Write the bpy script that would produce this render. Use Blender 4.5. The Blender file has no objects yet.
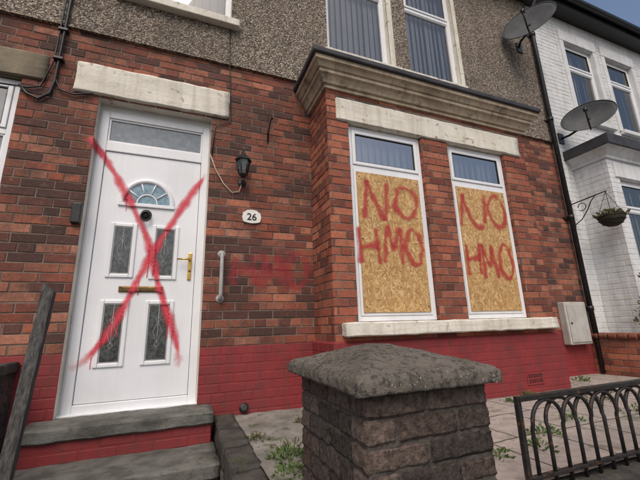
import bpy, math, random, bmesh
from mathutils import Vector, Matrix
from mathutils import noise as mn
from mathutils.bvhtree import BVHTree
random.seed(7)
scene=bpy.context.scene
R=random.Random(11)

# ---------------------------------------------------------------- materials
def newmat(name):
    m=bpy.data.materials.new(name); m.use_nodes=True
    nt=m.node_tree; b=nt.nodes['Principled BSDF']
    return m,nt,b
def N(nt,t,**k):
    n=nt.nodes.new(t)
    for a,v in k.items(): setattr(n,a,v)
    return n
def L(nt,a,b): nt.links.new(a,b)
def noise(nt,vec,scale,detail=4,rough=.6):
    n=N(nt,'ShaderNodeTexNoise'); n.inputs['Scale'].default_value=scale
    n.inputs['Detail'].default_value=detail; n.inputs['Roughness'].default_value=rough
    L(nt,vec,n.inputs['Vector']); return n.outputs['Fac']
def maprange(nt,v,a,b,c=0,d=1):
    n=N(nt,'ShaderNodeMapRange'); n.inputs[1].default_value=a; n.inputs[2].default_value=b
    n.inputs[3].default_value=c; n.inputs[4].default_value=d; L(nt,v,n.inputs[0]); return n.outputs[0]
def math_(nt,op,a,b=None):
    n=N(nt,'ShaderNodeMath',operation=op)
    for i,x in enumerate((a,b)):
        if x is None: continue
        if isinstance(x,(int,float)): n.inputs[i].default_value=x
        else: L(nt,x,n.inputs[i])
    return n.outputs[0]
def mix(nt,fac,a,b,blend='MIX'):
    n=N(nt,'ShaderNodeMix',data_type='RGBA',blend_type=blend)
    if isinstance(fac,(int,float)): n.inputs[0].default_value=fac
    else: L(nt,fac,n.inputs[0])
    for s,x in ((6,a),(7,b)):
        if isinstance(x,(tuple,list)): n.inputs[s].default_value=(*x[:3],1)
        else: L(nt,x,n.inputs[s])
    return n.outputs[2]
def bump(nt,b,h,strength=.5,dist=.01):
    n=N(nt,'ShaderNodeBump'); n.inputs['Strength'].default_value=strength; n.inputs['Distance'].default_value=dist
    L(nt,h,n.inputs['Height']); L(nt,n.outputs[0],b.inputs['Normal'])
def pos(nt): return N(nt,'ShaderNodeNewGeometry').outputs['Position']
def streakpos(nt,s=(14,14,1.2)):
    mp=N(nt,'ShaderNodeMapping'); mp.inputs['Scale'].default_value=s; L(nt,pos(nt),mp.inputs[0]); return mp.outputs[0]

def dirty(name,c1,c2,scale=3,rough=.7,bs=60,bstr=.3,bd=.004,lo=.4,hi=.65,c3=None,s3=20,lo3=.6,hi3=.7,spec=.3,metal=0,streak=None,samt=.5):
    m,nt,b=newmat(name); p=pos(nt)
    col=mix(nt,maprange(nt,noise(nt,p,scale,6),lo,hi),c1,c2)
    if c3: col=mix(nt,maprange(nt,noise(nt,p,s3,5),lo3,hi3),col,c3)
    if streak: col=mix(nt,maprange(nt,noise(nt,streakpos(nt),1,5,.6),.48,.72,0,samt),col,streak)
    L(nt,col,b.inputs['Base Color']); b.inputs['Roughness'].default_value=rough
    b.inputs['Specular IOR Level'].default_value=spec; b.inputs['Metallic'].default_value=metal
    if bstr: bump(nt,b,noise(nt,p,bs,5),bstr,bd)
    return m

def brickmat(name,soot=.5,fine=(.5,1.1),bst=.55,bd=.005,sl=(.45,.72),sc=(.06,.04,.034),light=.3):
    m,nt,b=newmat(name); p=pos(nt)
    a=N(nt,'ShaderNodeAttribute',attribute_name='Col')
    n1=maprange(nt,noise(nt,p,45,6,.7),.3,.7,fine[0]+.15,fine[1])
    g=N(nt,'ShaderNodeCombineColor')
    for i in range(3): L(nt,n1,g.inputs[i])
    c=mix(nt,1,a.outputs['Color'],g.outputs[0],'MULTIPLY')
    s=maprange(nt,noise(nt,p,1.6,7,.72),sl[0],sl[1],0,soot)
    c=mix(nt,s,c,sc)
    s2=maprange(nt,noise(nt,p,7,6,.75),.5,.68,0,soot*.7)
    c=mix(nt,s2,c,tuple(x*1.1 for x in sc))
    e=maprange(nt,noise(nt,p,22,6,.75),.58,.74,0,light)
    c=mix(nt,e,c,(.42,.33,.26))
    L(nt,c,b.inputs['Base Color']); b.inputs['Roughness'].default_value=.85; b.inputs['Specular IOR Level'].default_value=.2
    h=math_(nt,'ADD',noise(nt,p,130,5,.7),math_(nt,'MULTIPLY',noise(nt,p,25,3),1.5))
    bump(nt,b,h,bst,bd)
    return m
M={}
M['brick']=brickmat('red_brick',.78,sl=(.44,.64))
M['brickbay']=brickmat('red_brick_bay',.5)
M['oldbrick']=brickmat('weathered_brick',.5,(.1,1.6),1.0,.016,sc=(.045,.038,.033),light=.35)
M['mortar']=dirty('mortar',(.20,.16,.13),(.085,.064,.055),5,.95,150,.6,.004)
M['mortar_dk']=dirty('mortar_dark',(.105,.09,.078),(.055,.047,.042),30,.95,120,1,.008)
M['redpaint']=dirty('red_masonry_paint',(.25,.036,.038),(.20,.030,.032),4,.6,70,.4,.004,c3=(.12,.042,.038),s3=9,lo3=.54,hi3=.76,streak=(.11,.048,.042),samt=.5)
M['whitebrick']=dirty('white_masonry_paint',(.70,.71,.72),(.58,.585,.58),2.5,.7,60,.3,.004,c3=(.42,.41,.38),s3=7,lo3=.64,hi3=.8,streak=(.40,.39,.36),samt=.5)
M['upvc']=dirty('white_upvc',(.79,.80,.82),(.73,.74,.76),2,.28,10,0,.001,spec=.5,streak=(.60,.60,.58),samt=.25)
M['stonepaint']=dirty('painted_stone',(.72,.69,.61),(.62,.58,.49),4,.75,40,.6,.008,c3=(.27,.21,.15),s3=11,lo3=.6,hi3=.70,streak=(.38,.32,.25),samt=.5)
M['cream']=dirty('cornice_stone',(.46,.38,.28),(.30,.235,.165),3,.8,50,.5,.006,c3=(.12,.09,.065),s3=8,lo3=.55,hi3=.75,streak=(.10,.08,.06),samt=.5)
M['sand']=dirty('sandstone',(.24,.20,.14),(.15,.125,.09),4,.9,70,.6,.006)
M['lead']=dirty('dark_lead',(.035,.035,.04),(.06,.06,.065),6,.6,30,.2)
M['black']=dirty('black_paint',(.012,.012,.013),(.025,.025,.025),20,.4,60,.15,.002,spec=.4)
M['blackrust']=dirty('black_rusty_iron',(.016,.015,.015),(.035,.03,.028),30,.5,120,.5,.002,c3=(.13,.055,.025),s3=25,lo3=.6,hi3=.68)
M['greyplastic']=dirty('grey_plastic',(.42,.42,.40),(.33,.33,.31),9,.45,60,.1,.002)
M['meter']=dirty('meter_box_grp',(.50,.49,.46),(.40,.39,.36),6,.5,30,.15,.002,streak=(.25,.24,.2))
M['brass']=dirty('brass',(.65,.42,.12),(.5,.3,.08),20,.28,60,.05,.001,metal=1)
M['bronze']=dirty('dark_brass',(.20,.13,.05),(.10,.065,.03),20,.35,60,.05,.001,metal=.7)
M['step']=dirty('step_concrete',(.17,.165,.15),(.08,.077,.068),6,.9,90,.8,.008,c3=(.06,.075,.035),s3=14,lo3=.58,hi3=.72)
M['concrete']=dirty('old_concrete',(.29,.27,.24),(.16,.15,.13),6,.95,90,.8,.01,c3=(.07,.085,.04),s3=9,lo3=.55,hi3=.7)
M['kerb']=dirty('kerb_block',(.085,.075,.066),(.035,.032,.03),9,.95,60,.9,.01,c3=(.055,.065,.028),s3=12,lo3=.55,hi3=.7)
M['slate']=dirty('roof_slate',(.05,.05,.06),(.08,.08,.09),6,.7,30,.3)
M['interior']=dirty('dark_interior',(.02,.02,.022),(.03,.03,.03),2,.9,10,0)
M['blind']=dirty('vertical_blind',(.60,.61,.62),(.52,.54,.56),3,.8,10,0)
M['road']=dirty('asphalt',(.045,.045,.047),(.06,.06,.06),2,.9,150,.6,.005)
M['soil']=dirty('ground_soil',(.07,.055,.04),(.10,.085,.06),3,.95,30,.8,.02)
M['leaf']=dirty('leaf_green',(.06,.11,.025),(.12,.17,.05),12,.6,40,0)
M['leafdry']=dirty('dry_twig_leaf',(.14,.11,.06),(.10,.12,.05),12,.8,40,0)
M['liner']=dirty('basket_liner',(.05,.045,.03),(.03,.03,.02),20,.95,80,.8,.01)
M['plate']=dirty('number_plate',(.78,.77,.72),(.7,.69,.64),10,.35,30,0)
M['cable']=dirty('beige_cable',(.5,.42,.3),(.42,.34,.25),10,.6,30,0)
M['dish']=dirty('dish_grey',(.075,.078,.083),(.11,.112,.115),4,.75,90,.1,.002,spec=.1)

def capmat():
    m,nt,b=newmat('cap_stone'); p=pos(nt)
    c=mix(nt,maprange(nt,noise(nt,p,6,5),.35,.65),(.23,.20,.17),(.15,.133,.113))
    c=mix(nt,maprange(nt,noise(nt,p,38,7,.75),.5,.58,0,.8),c,(.06,.055,.048))
    v=N(nt,'ShaderNodeTexVoronoi'); v.inputs['Scale'].default_value=70; L(nt,p,v.inputs['Vector'])
    sp=math_(nt,'MULTIPLY',maprange(nt,v.outputs['Distance'],.32,.2),maprange(nt,noise(nt,p,12,4),.5,.6))
    c=mix(nt,sp,c,(.36,.34,.29))
    c=mix(nt,maprange(nt,noise(nt,p,10,5,.7),.6,.72,0,.6),c,(.09,.10,.045))
    L(nt,c,b.inputs['Base Color']); b.inputs['Roughness'].default_value=.95; b.inputs['Specular IOR Level'].default_value=.15
    bump(nt,b,math_(nt,'ADD',noise(nt,p,38,7,.75),math_(nt,'MULTIPLY',noise(nt,p,160,4),.5)),1.0,.014); return m
M['cap']=capmat()
def woodmat():
    m,nt,b=newmat('weathered_wood'); p=pos(nt)
    mp=N(nt,'ShaderNodeMapping'); mp.inputs['Scale'].default_value=(80,80,3.5); L(nt,p,mp.inputs[0])
    n=noise(nt,mp.outputs[0],1,6,.7)
    c=mix(nt,maprange(nt,n,.38,.68),(.022,.021,.02),(.11,.105,.098)); L(nt,c,b.inputs['Base Color'])
    b.inputs['Roughness'].default_value=.9; bump(nt,b,n,.7,.006); return m
M['wood']=woodmat()
def pebblemat(name):
    m,nt,b=newmat(name); p=pos(nt)
    v=N(nt,'ShaderNodeTexVoronoi',feature='F1'); v.inputs['Scale'].default_value=72; L(nt,p,v.inputs['Vector'])
    sep=N(nt,'ShaderNodeSeparateColor'); L(nt,v.outputs['Color'],sep.inputs[0])
    r=N(nt,'ShaderNodeValToRGB'); cr=r.color_ramp; L(nt,sep.outputs[0],r.inputs[0])
    cols=[(0,(.07,.05,.036)),(.25,(.20,.15,.11)),(.55,(.33,.262,.195)),(.8,(.45,.375,.295)),(1,(.72,.66,.57))]
    cr.elements[0].position=0; cr.elements[0].color=(*cols[0][1],1); cr.elements[1].position=1; cr.elements[1].color=(*cols[4][1],1)
    for q,c in cols[1:4]:
        e=cr.elements.new(q); e.color=(*c,1)
    dk=maprange(nt,v.outputs['Distance'],.3,.65,1,.4)
    g=N(nt,'ShaderNodeCombineColor')
    for i in range(3): L(nt,dk,g.inputs[i])
    c=mix(nt,1,r.outputs[0],g.outputs[0],'MULTIPLY')
    s=maprange(nt,noise(nt,p,1.5,6,.65),.42,.7,0,.5); c=mix(nt,s,c,(.10,.08,.06))
    s=maprange(nt,noise(nt,streakpos(nt,(5,5,.6)),1,5,.6),.5,.7,0,.45); c=mix(nt,s,c,(.07,.056,.045))
    L(nt,c,b.inputs['Base Color']); b.inputs['Roughness'].default_value=.9
    h=math_(nt,'SUBTRACT',1.0,v.outputs['Distance']); bump(nt,b,h,.9,.010); return m
M['pebble']=pebblemat('pebbledash')
def flakemat():
    m,nt,b=newmat('osb_flakes'); p=pos(nt)
    a=N(nt,'ShaderNodeAttribute',attribute_name='Col')
    n=maprange(nt,noise(nt,p,220,4),.3,.7,.8,1.15)
    g=N(nt,'ShaderNodeCombineColor')
    for i in range(3): L(nt,n,g.inputs[i])
    c=mix(nt,1,a.outputs['Color'],g.outputs[0],'MULTIPLY')
    c=mix(nt,maprange(nt,noise(nt,p,3,5),.45,.7,0,.25),c,(.30,.18,.08))
    L(nt,c,b.inputs['Base Color']); b.inputs['Roughness'].default_value=.65; bump(nt,b,noise(nt,p,120,3),.3,.003); return m
M['osb']=flakemat()
def glassmat(name,tint,refl):
    m,nt,b=newmat(name); nt.nodes.remove(b); out=nt.nodes['Material Output']
    t=N(nt,'ShaderNodeBsdfTransparent'); t.inputs[0].default_value=(*tint,1)
    g=N(nt,'ShaderNodeBsdfGlossy'); g.inputs['Roughness'].default_value=.02; g.inputs[0].default_value=(.95,.95,.95,1)
    lw=N(nt,'ShaderNodeLayerWeight'); lw.inputs[0].default_value=.35
    f=maprange(nt,lw.outputs['Fresnel'],0,1,refl,1)
    x=N(nt,'ShaderNodeMixShader'); L(nt,f,x.inputs[0]); L(nt,t.outputs[0],x.inputs[1]); L(nt,g.outputs[0],x.inputs[2])
    L(nt,x.outputs[0],out.inputs[0]); return m
M['glass']=glassmat('window_glass',(.88,.89,.88),.10)
M['glassfan']=glassmat('fanlight_glass_clear',(.85,.88,.85),.35)
M['obscure']=dirty('obscured_glass',(.13,.16,.18),(.20,.23,.25),25,.12,60,.25,.003,spec=.8)
M['doorglass']=dirty('door_glass_dark',(.03,.033,.035),(.09,.10,.10),35,.12,90,.4,.003,spec=.8)
M['fanglass']=dirty('fan_glass',(.12,.22,.28),(.25,.36,.42),30,.1,90,.2,.003,spec=.8)
M['leadcame']=dirty('lead_came',(.38,.38,.37),(.3,.3,.29),30,.4,30,0)
def spraymat(name,col,opac,soft,nf=.75,nb=.9):
    m,nt,b=newmat(name); p=pos(nt)
    uv=N(nt,'ShaderNodeUVMap',uv_map='UVMap'); s=N(nt,'ShaderNodeSeparateXYZ'); L(nt,uv.outputs[0],s.inputs[0])
    v=math_(nt,'ABSOLUTE',math_(nt,'SUBTRACT',math_(nt,'MULTIPLY',s.outputs[1],2),1))
    e=math_(nt,'SUBTRACT',1.0,v)
    endf=maprange(nt,s.outputs[0],0,.05); endf2=maprange(nt,s.outputs[0],1,.9)
    e=math_(nt,'MULTIPLY',math_(nt,'MULTIPLY',e,endf),endf2)
    n1=noise(nt,p,260,2); n2=noise(nt,p,9,6)
    e=math_(nt,'ADD',e,math_(nt,'MULTIPLY',math_(nt,'SUBTRACT',n1,.5),nf))
    e=math_(nt,'ADD',e,math_(nt,'MULTIPLY',math_(nt,'SUBTRACT',n2,.5),nb))
    a=maprange(nt,e,soft[0],soft[1],0,opac)
    a=math_(nt,'MULTIPLY',a,maprange(nt,v,1,.7))
    L(nt,a,b.inputs['Alpha'])
    c=mix(nt,maprange(nt,n2,.4,.7),col,tuple(x*.8 for x in col)); L(nt,c,b.inputs['Base Color'])
    b.inputs['Roughness'].default_value=.55
    return m
M['sprayX']=spraymat('red_spray_door',(.74,.055,.09),.88,(.10,.95),.7,1.2)
M['drip']=spraymat('red_spray_drip',(.70,.05,.08),.7,(.1,.6),.2,.4)
M['sprayB']=spraymat('red_spray_board',(.53,.05,.045),.78,(.15,.95),1.0,1.7)
M['sprayW']=spraymat('red_spray_faint',(.44,.04,.05),.5,(.1,1.1),.9,2.6)
def pavemat(name,c1,c2,bw,bh,rot=0):
    m,nt,b=newmat(name); p=pos(nt)
    br=N(nt,'ShaderNodeTexBrick'); br.inputs['Scale'].default_value=1; br.inputs['Brick Width'].default_value=bw; br.inputs['Row Height'].default_value=bh
    br.inputs['Mortar Size'].default_value=.008; br.inputs['Mortar Smooth'].default_value=.3
    br.inputs['Color1'].default_value=(*c1,1); br.inputs['Color2'].default_value=(*c2,1); br.inputs['Mortar'].default_value=(.05,.05,.03,1)
    mp=N(nt,'ShaderNodeMapping'); mp.inputs['Rotation'].default_value=(0,0,rot); L(nt,p,mp.inputs[0])
    wn=N(nt,'ShaderNodeVectorMath',operation='ADD'); L(nt,mp.outputs[0],wn.inputs[0])
    nn=N(nt,'ShaderNodeTexNoise'); nn.inputs['Scale'].default_value=6; L(nt,p,nn.inputs['Vector'])
    sc=N(nt,'ShaderNodeVectorMath',operation='SCALE'); sc.inputs['Scale'].default_value=.02; L(nt,nn.outputs['Color'],sc.inputs[0]); L(nt,sc.outputs[0],wn.inputs[1])
    L(nt,wn.outputs[0],br.inputs['Vector'])
    c=mix(nt,maprange(nt,noise(nt,p,14,6,.7),.4,.7,0,.6),br.outputs['Color'],(.15,.132,.115))
    c=mix(nt,maprange(nt,noise(nt,p,5,6,.7),.56,.66,0,.6),c,(.085,.09,.045))
    c=mix(nt,maprange(nt,noise(nt,p,40,5,.7),.6,.7,0,.5),c,(.40,.36,.32))
    L(nt,c,b.inputs['Base Color']); b.inputs['Roughness'].default_value=.9
    h=math_(nt,'ADD',math_(nt,'MULTIPLY',br.outputs['Fac'],-1),math_(nt,'MULTIPLY',noise(nt,p,60,5),.5)); bump(nt,b,h,.7,.01)
    return m
M['paving']=pavemat('paving',(.42,.35,.31),(.34,.30,.27),.45,.45)
M['pave2']=pavemat('street_paving',(.2,.19,.18),(.17,.165,.16),.6,.6)

# ---------------------------------------------------------------- mesh helpers
def empty(name,parent=None,loc=(0,0,0)):
    o=bpy.data.objects.new(name,None); scene.collection.objects.link(o); o.location=loc
    if parent: o.parent=parent
    return o
def mk(name,verts,faces,mat,parent=None,smooth=False,col=None,bevel=0):
    me=bpy.data.meshes.new(name); me.from_pydata([tuple(v) for v in verts],[],faces); me.update()
    o=bpy.data.objects.new(name,me); scene.collection.objects.link(o)
    if mat: me.materials.append(mat)
    if parent: o.parent=parent
    if smooth:
        for p in me.polygons: p.use_smooth=True
    if col:
        a=me.color_attributes.new('Col','FLOAT_COLOR','POINT')
        for i,c in enumerate(col): a.data[i].color=(*c,1)
    if bevel:
        b=o.modifiers.new('b','BEVEL'); b.width=bevel; b.segments=2; b.limit_method='ANGLE'
    return o
BF=[(0,3,2,1),(4,5,6,7),(0,1,5,4),(1,2,6,5),(2,3,7,6),(3,0,4,7)]
def bv(x0,x1,y0,y1,z0,z1): return [(x0,y0,z0),(x1,y0,z0),(x1,y1,z0),(x0,y1,z0),(x0,y0,z1),(x1,y0,z1),(x1,y1,z1),(x0,y1,z1)]
def box(name,x0,x1,y0,y1,z0,z1,mat,parent=None,bevel=0):
    return mk(name,bv(x0,x1,y0,y1,z0,z1),BF,mat,parent,bevel=bevel)
def boxes(name,lst,mat,parent=None,bevel=0):
    V=[];F=[]
    for b in lst:
        k=len(V); V+=bv(*b); F+=[tuple(i+k for i in f) for f in BF]
    return mk(name,V,F,mat,parent,bevel=bevel)
def roughbox(name,x0,x1,y0,y1,z0,z1,mat,parent=None,cut=.03,amp=.006,seed=1):
    o=box(name,x0,x1,y0,y1,z0,z1,mat,parent)
    bm=bmesh.new(); bm.from_mesh(o.data)
    bmesh.ops.bevel(bm,geom=bm.edges[:],offset=.008,segments=2,affect='EDGES')
    n=max(2,int(max(x1-x0,y1-y0)/cut)); n=min(n,26)
    bmesh.ops.subdivide_edges(bm,edges=[e for e in bm.edges if e.calc_length()>cut],cuts=n,use_grid_fill=True)
    for v in bm.verts:
        d=Vector((mn.noise(v.co*9+Vector((seed,0,0))),mn.noise(v.co*9+Vector((0,seed+5,0))),mn.noise(v.co*9+Vector((3,0,seed)))))
        d2=Vector((mn.noise(v.co*33+Vector((seed,0,0))),mn.noise(v.co*33+Vector((0,seed+5,0))),mn.noise(v.co*33+Vector((3,0,seed)))))
        v.co+=d*amp+d2*amp*.45
    bm.to_mesh(o.data); bm.free()
    for p in o.data.polygons: p.use_smooth=True
    return o
def tube(name,pts,r,mat,parent=None,n=10,closed=False):
    P=[Vector(p) for p in pts]; V=[];F=[]
    rr=r if isinstance(r,(list,tuple)) else [r]*len(P)
    up=None
    for i,p in enumerate(P):
        a=P[i-1] if (i>0 or closed) else p; b=P[(i+1)%len(P)] if (i<len(P)-1 or closed) else p
        t=(b-a).normalized()
        if up is None:
            up=Vector((0,0,1)) if abs(t.z)<.9 else Vector((0,1,0))
        s=t.cross(up).normalized(); u=s.cross(t).normalized(); up=u
        for k in range(n):
            q=2*math.pi*k/n; V.append(p+s*math.cos(q)*rr[i]+u*math.sin(q)*rr[i])
    m=len(P)
    for i in range(m-1 if not closed else m):
        j=(i+1)%m
        for k in range(n): F.append((i*n+k,i*n+(k+1)%n,j*n+(k+1)%n,j*n+k))
    if not closed:
        F.append(tuple(range(n))[::-1]); F.append(tuple((m-1)*n+k for k in range(n)))
    return mk(name,V,F,mat,parent,smooth=True)
def lathe(name,prof,c,mat,parent=None,n=20,smooth=True,axis=None):
    V=[];F=[]
    for r,z in prof:
        for k in range(n):
            q=2*math.pi*k/n; V.append(Vector((r*math.cos(q),r*math.sin(q),z)))
    for i in range(len(prof)-1):
        for k in range(n): F.append((i*n+k,i*n+(k+1)%n,(i+1)*n+(k+1)%n,(i+1)*n+k))
    rot=Matrix.Identity(3)
    if axis is not None: rot=Vector((0,0,1)).rotation_difference(Vector(axis)).to_matrix()
    V=[rot@v+Vector(c) for v in V]
    return mk(name,V,F,mat,parent,smooth=smooth)

PAL_MAIN=[(.33,.105,.066),(.38,.13,.078),(.29,.09,.058),(.20,.07,.052),(.42,.16,.10),(.115,.055,.045),(.34,.115,.072),(.25,.082,.056),(.36,.14,.09),(.15,.064,.052),(.44,.19,.125),(.10,.05,.042),(.27,.10,.07)]
PAL_BAY=[(.39,.125,.075),(.43,.15,.088),(.35,.105,.065),(.46,.17,.10),(.30,.09,.058),(.21,.07,.05),(.41,.145,.09),(.26,.09,.062)]
PAL_OLD=[(.17,.125,.105),(.13,.10,.086),(.20,.15,.125),(.10,.08,.07),(.16,.10,.083)]
PAL_W=[(.7,.7,.7)]
def panel(name,O,U,Nn,u0,u1,z0,z1,holes,mat,mort,parent,pal,seed=0,md=.006,bl=.225,bh=.075,anchor=-1.5,jit=.0018,headers=True,gap=.010,wear=.0014):
    rg=random.Random(seed); O=Vector(O);U=Vector(U);Nn=Vector(Nn); V=[];F=[];C=[]
    def pt(u,z,d): return O+U*u+Nn*d+Vector((0,0,z))
    flip = U.cross(Vector((0,0,1))).dot(Nn)<0
    i0=math.floor((z0-anchor)/bh+1e-4); i=i0
    while anchor+i*bh<z1-.01:
        a=anchor+i*bh; zb=max(a,z0)+gap/2; zt=min(a+bh,z1)-gap/2; zc=(zb+zt)/2
        if zt-zb<.012: i+=1; continue
        iv=[(u0,u1)]
        for (h0,h1,k0,k1) in holes:
            if k0<zc<k1:
                ni=[]
                for (p,q) in iv:
                    if h1<=p or h0>=q: ni.append((p,q)); continue
                    if h0>p: ni.append((p,h0))
                    if h1<q: ni.append((h1,q))
                iv=ni
        hd=headers and i%4==0
        ln=bl/2 if hd else bl
        off=(bl/4 if hd else (bl/2 if i%2 else 0))+rg.uniform(-.006,.006)
        k=math.floor((u0-off)/ln)-1
        while off+k*ln<u1:
            p=off+k*ln; q=p+ln; k+=1
            base=pal[rg.randrange(len(pal))]; f=rg.uniform(.78,1.2)
            for (s,e) in iv:
                a0=max(p,s);a1=min(q,e)
                if a1-a0<.022: continue
                L0=abs(a0-s)<1e-6; R0=abs(a1-e)<1e-6
                if not L0: a0+=gap/2+rg.uniform(-wear,wear)
                if not R0: a1-=gap/2+rg.uniform(-wear,wear)
                d=rg.uniform(-jit,jit); c=.003
                jz=rg.uniform(-wear,wear); j2=rg.uniform(-wear,wear); j3=rg.uniform(-wear,wear)
                tl=rg.uniform(-.001,.001)
                m=len(V)
                cs=[(a0,zb+jz),(a1,zb+j2),(a1,zt+j3),(a0,zt+jz)]
                V+=[pt(x,z,-md) for x,z in cs]+[pt(x,z,d-c) for x,z in cs]
                V+=[pt(a0+c,zb+c+jz,d+tl),pt(a1-c,zb+c+j2,d-tl),pt(a1-c,zt-c+j3,d-tl),pt(a0+c,zt-c+jz,d+tl)]
                fs=[(8,9,10,11)]
                for x in range(4):
                    y=(x+1)%4; fs+=[(x,y,4+y,4+x),(4+x,4+y,8+y,8+x)]
                for ff in fs:
                    ff=tuple(m+t for t in ff); F.append(ff[::-1] if flip else ff)
                cc=tuple(base[t]*f for t in range(3)); C+=[cc]*12
        i+=1
    o=mk(name,V,F,mat,parent,col=C)
    sheet(name+'_mortar',O,U,Nn,u0,u1,z0,z1,holes,mort,parent,-md+.0015)
    return o
def sheet(name,O,U,Nn,u0,u1,z0,z1,holes,mat,parent,d=0,reveal=0,rmat=None):
    O=Vector(O);U=Vector(U);Nn=Vector(Nn)
    def pt(u,z,dd=0): return O+U*u+Nn*(d+dd)+Vector((0,0,z))
    us=sorted({u0,u1}|{min(max(x,u0),u1) for h in holes for x in h[:2]}); zs=sorted({z0,z1}|{min(max(x,z0),z1) for h in holes for x in h[2:]})
    V=[];F=[]
    for a,b in zip(us,us[1:]):
        for c,e in zip(zs,zs[1:]):
            um=(a+b)/2;zm=(c+e)/2
            if any(h[0]<um<h[1] and h[2]<zm<h[3] for h in holes): continue
            k=len(V); V+=[pt(a,c),pt(b,c),pt(b,e),pt(a,e)]; F.append((k,k+1,k+2,k+3))
    o=mk(name,V,F,mat,parent)
    if reveal:
        V=[];F=[]
        for h in holes:
            c=[(h[0],h[2]),(h[1],h[2]),(h[1],h[3]),(h[0],h[3])]
            for x in range(4):
                y=(x+1)%4;k=len(V); V+=[pt(*c[x]),pt(*c[y]),pt(*c[y],-reveal),pt(*c[x],-reveal)]; F.append((k,k+1,k+2,k+3))
        mk(name+'_reveals',V,F,rmat or mat,parent)
    return o

def frame(name,x0,x1,z0,z1,y,w,dep,mat,parent,bevel=.004):
    return boxes(name,[(x0,x0+w,y,y+dep,z0,z1),(x1-w,x1,y,y+dep,z0,z1),(x0+w,x1-w,y+.0004,y+dep,z0,z0+w),(x0+w,x1-w,y+.0004,y+dep,z1-w,z1)],mat,parent,bevel)
def quad(name,x0,x1,z0,z1,y,mat,parent): return mk(name,[(x0,y,z0),(x1,y,z0),(x1,y,z1),(x0,y,z1)],[(0,1,2,3)],mat,parent)

def window(name,parent,x0,x1,z0,z1,y,transom,blinds=True,board=False):
    e=empty(name,parent)
    frame('outer_frame',x0,x1,z0,z1,y,.045,.06,M['upvc'],e)
    boxes('transom',[(x0+.045,x1-.045,y+.002,y+.06,transom-.025,transom+.025)],M['upvc'],e,.004)
    frame('top_sash',x0+.047,x1-.047,transom+.027,z1-.047,y-.010,.036,.05,M['upvc'],e,.006)
    frame('gasket',x0+.083,x1-.083,transom+.063,z1-.083,y-.004,.006,.02,M['black'],e,0)
    quad('top_glass',x0+.08,x1-.08,transom+.06,z1-.08,y+.008,M['glassfan'] if board else M['glass'],e)
    if not board:
        quad('glass',x0+.045,x1-.045,z0+.045,transom-.025,y+.03,M['glass'],e)
        frame('bead',x0+.045,x1-.045,z0+.045,transom-.025,y+.01,.014,.03,M['upvc'],e,.003)
    if blinds:
        x=x0+.05; rb=random.Random(int(x0*100))
        V=[];F=[]
        while x<x1-.06:
            k=len(V); a=.078; dy=.03+rb.uniform(-.014,.014); sx=rb.uniform(-.006,.006)
            V+=[(x,y+.10,z0),(x+a,y+.10+dy,z0),(x+a+sx,y+.10+dy,z1),(x+sx,y+.10,z1)]; F.append((k,k+1,k+2,k+3)); x+=.082
        mk('vertical_blinds',V,F,M['blind'],e)
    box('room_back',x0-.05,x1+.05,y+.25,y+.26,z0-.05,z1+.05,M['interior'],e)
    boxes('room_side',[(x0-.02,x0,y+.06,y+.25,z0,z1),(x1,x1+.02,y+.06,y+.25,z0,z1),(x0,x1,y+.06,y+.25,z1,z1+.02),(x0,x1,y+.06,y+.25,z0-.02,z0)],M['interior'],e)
    return e

# ---------------------------------------------------------------- brick house
WY=3.2; BY=2.73; GZ=-.72
BX0,BX1=1.20,3.88
HX1=5.24
house=empty('brick_house')
DX0,DX1,DZ0,DZ1=-.80,.165,-.62,2.04
LW=(-2.35,-1.36,.05,2.08)
bayhole=(BX0+.004,BX1-.004,-2,2.62)
door_hole=(DX0,DX1,-2,DZ1)
top=2.68
panel('main_wall_bricks',(0,WY,0),(1,0,0),(0,-1,0),-4.2,HX1,-.15,top,[door_hole,LW,bayhole],M['brick'],M['mortar'],house,PAL_MAIN,1)
panel('painted_base',(0,WY,0),(1,0,0),(0,-1,0),-4.2,HX1,-1.2,-.15,[door_hole,bayhole],M['redpaint'],M['redpaint'],house,PAL_MAIN,2,md=.004,jit=.001)
mk('door_reveal',[(DX0,WY+.004,-.62),(DX0,WY+.2,-.62),(DX0,WY+.2,DZ1),(DX0,WY+.004,DZ1),(DX1,WY+.004,-.62),(DX1,WY+.2,-.62),(DX1,WY+.2,DZ1),(DX1,WY+.004,DZ1),],[(0,1,2,3),(7,6,5,4),(3,2,6,7)],M['stonepaint'],house)
ups=[(-.70,.31,3.2,4.95),(1.44,2.33,3.2,4.95),(2.64,3.50,3.2,4.95)]
EZ=5.36
sheet('pebbledash_wall',(0,WY-.022,0),(1,0,0),(0,-1,0),-4.2,HX1,top,EZ,ups+[(-3.2,-2.2,3.2,4.95)],M['pebble'],house,0,.16,M['stonepaint'])
V=[];F=[];nx=240
for i in range(nx+1):
    x=-4.2+(HX1+4.2)*i/nx; w_=mn.noise(Vector((x*7,0,0)))*.006+mn.noise(Vector((x*31,4,0)))*.003
    V+=[(x,WY-.022,top+.004),(x,WY-.036,top-.014+w_),(x,WY+.01,top-.012+w_)]
for i in range(nx):
    for j in range(2): F.append((i*3+j,i*3+j+1,i*3+4+j,i*3+3+j))
mk('pebbledash_lip',V,F,M['pebble'],house)
box('solid_core',-4.2,HX1,3.56,11,-1.6,5.3,M['interior'],house)
for (a,b,c,d) in ups+[(-3.2,-2.2,3.2,4.95)]:
    window('upper_window',house,a,b,c+.02,d,WY+.04,4.36)
box('upper_sill',-.78,.39,WY-.10,WY+.08,3.12,3.205,M['stonepaint'],house,.008)
box('upper_sill_bay',1.38,3.56,WY-.08,WY+.05,3.13,3.205,M['stonepaint'],house,.008)
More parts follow.
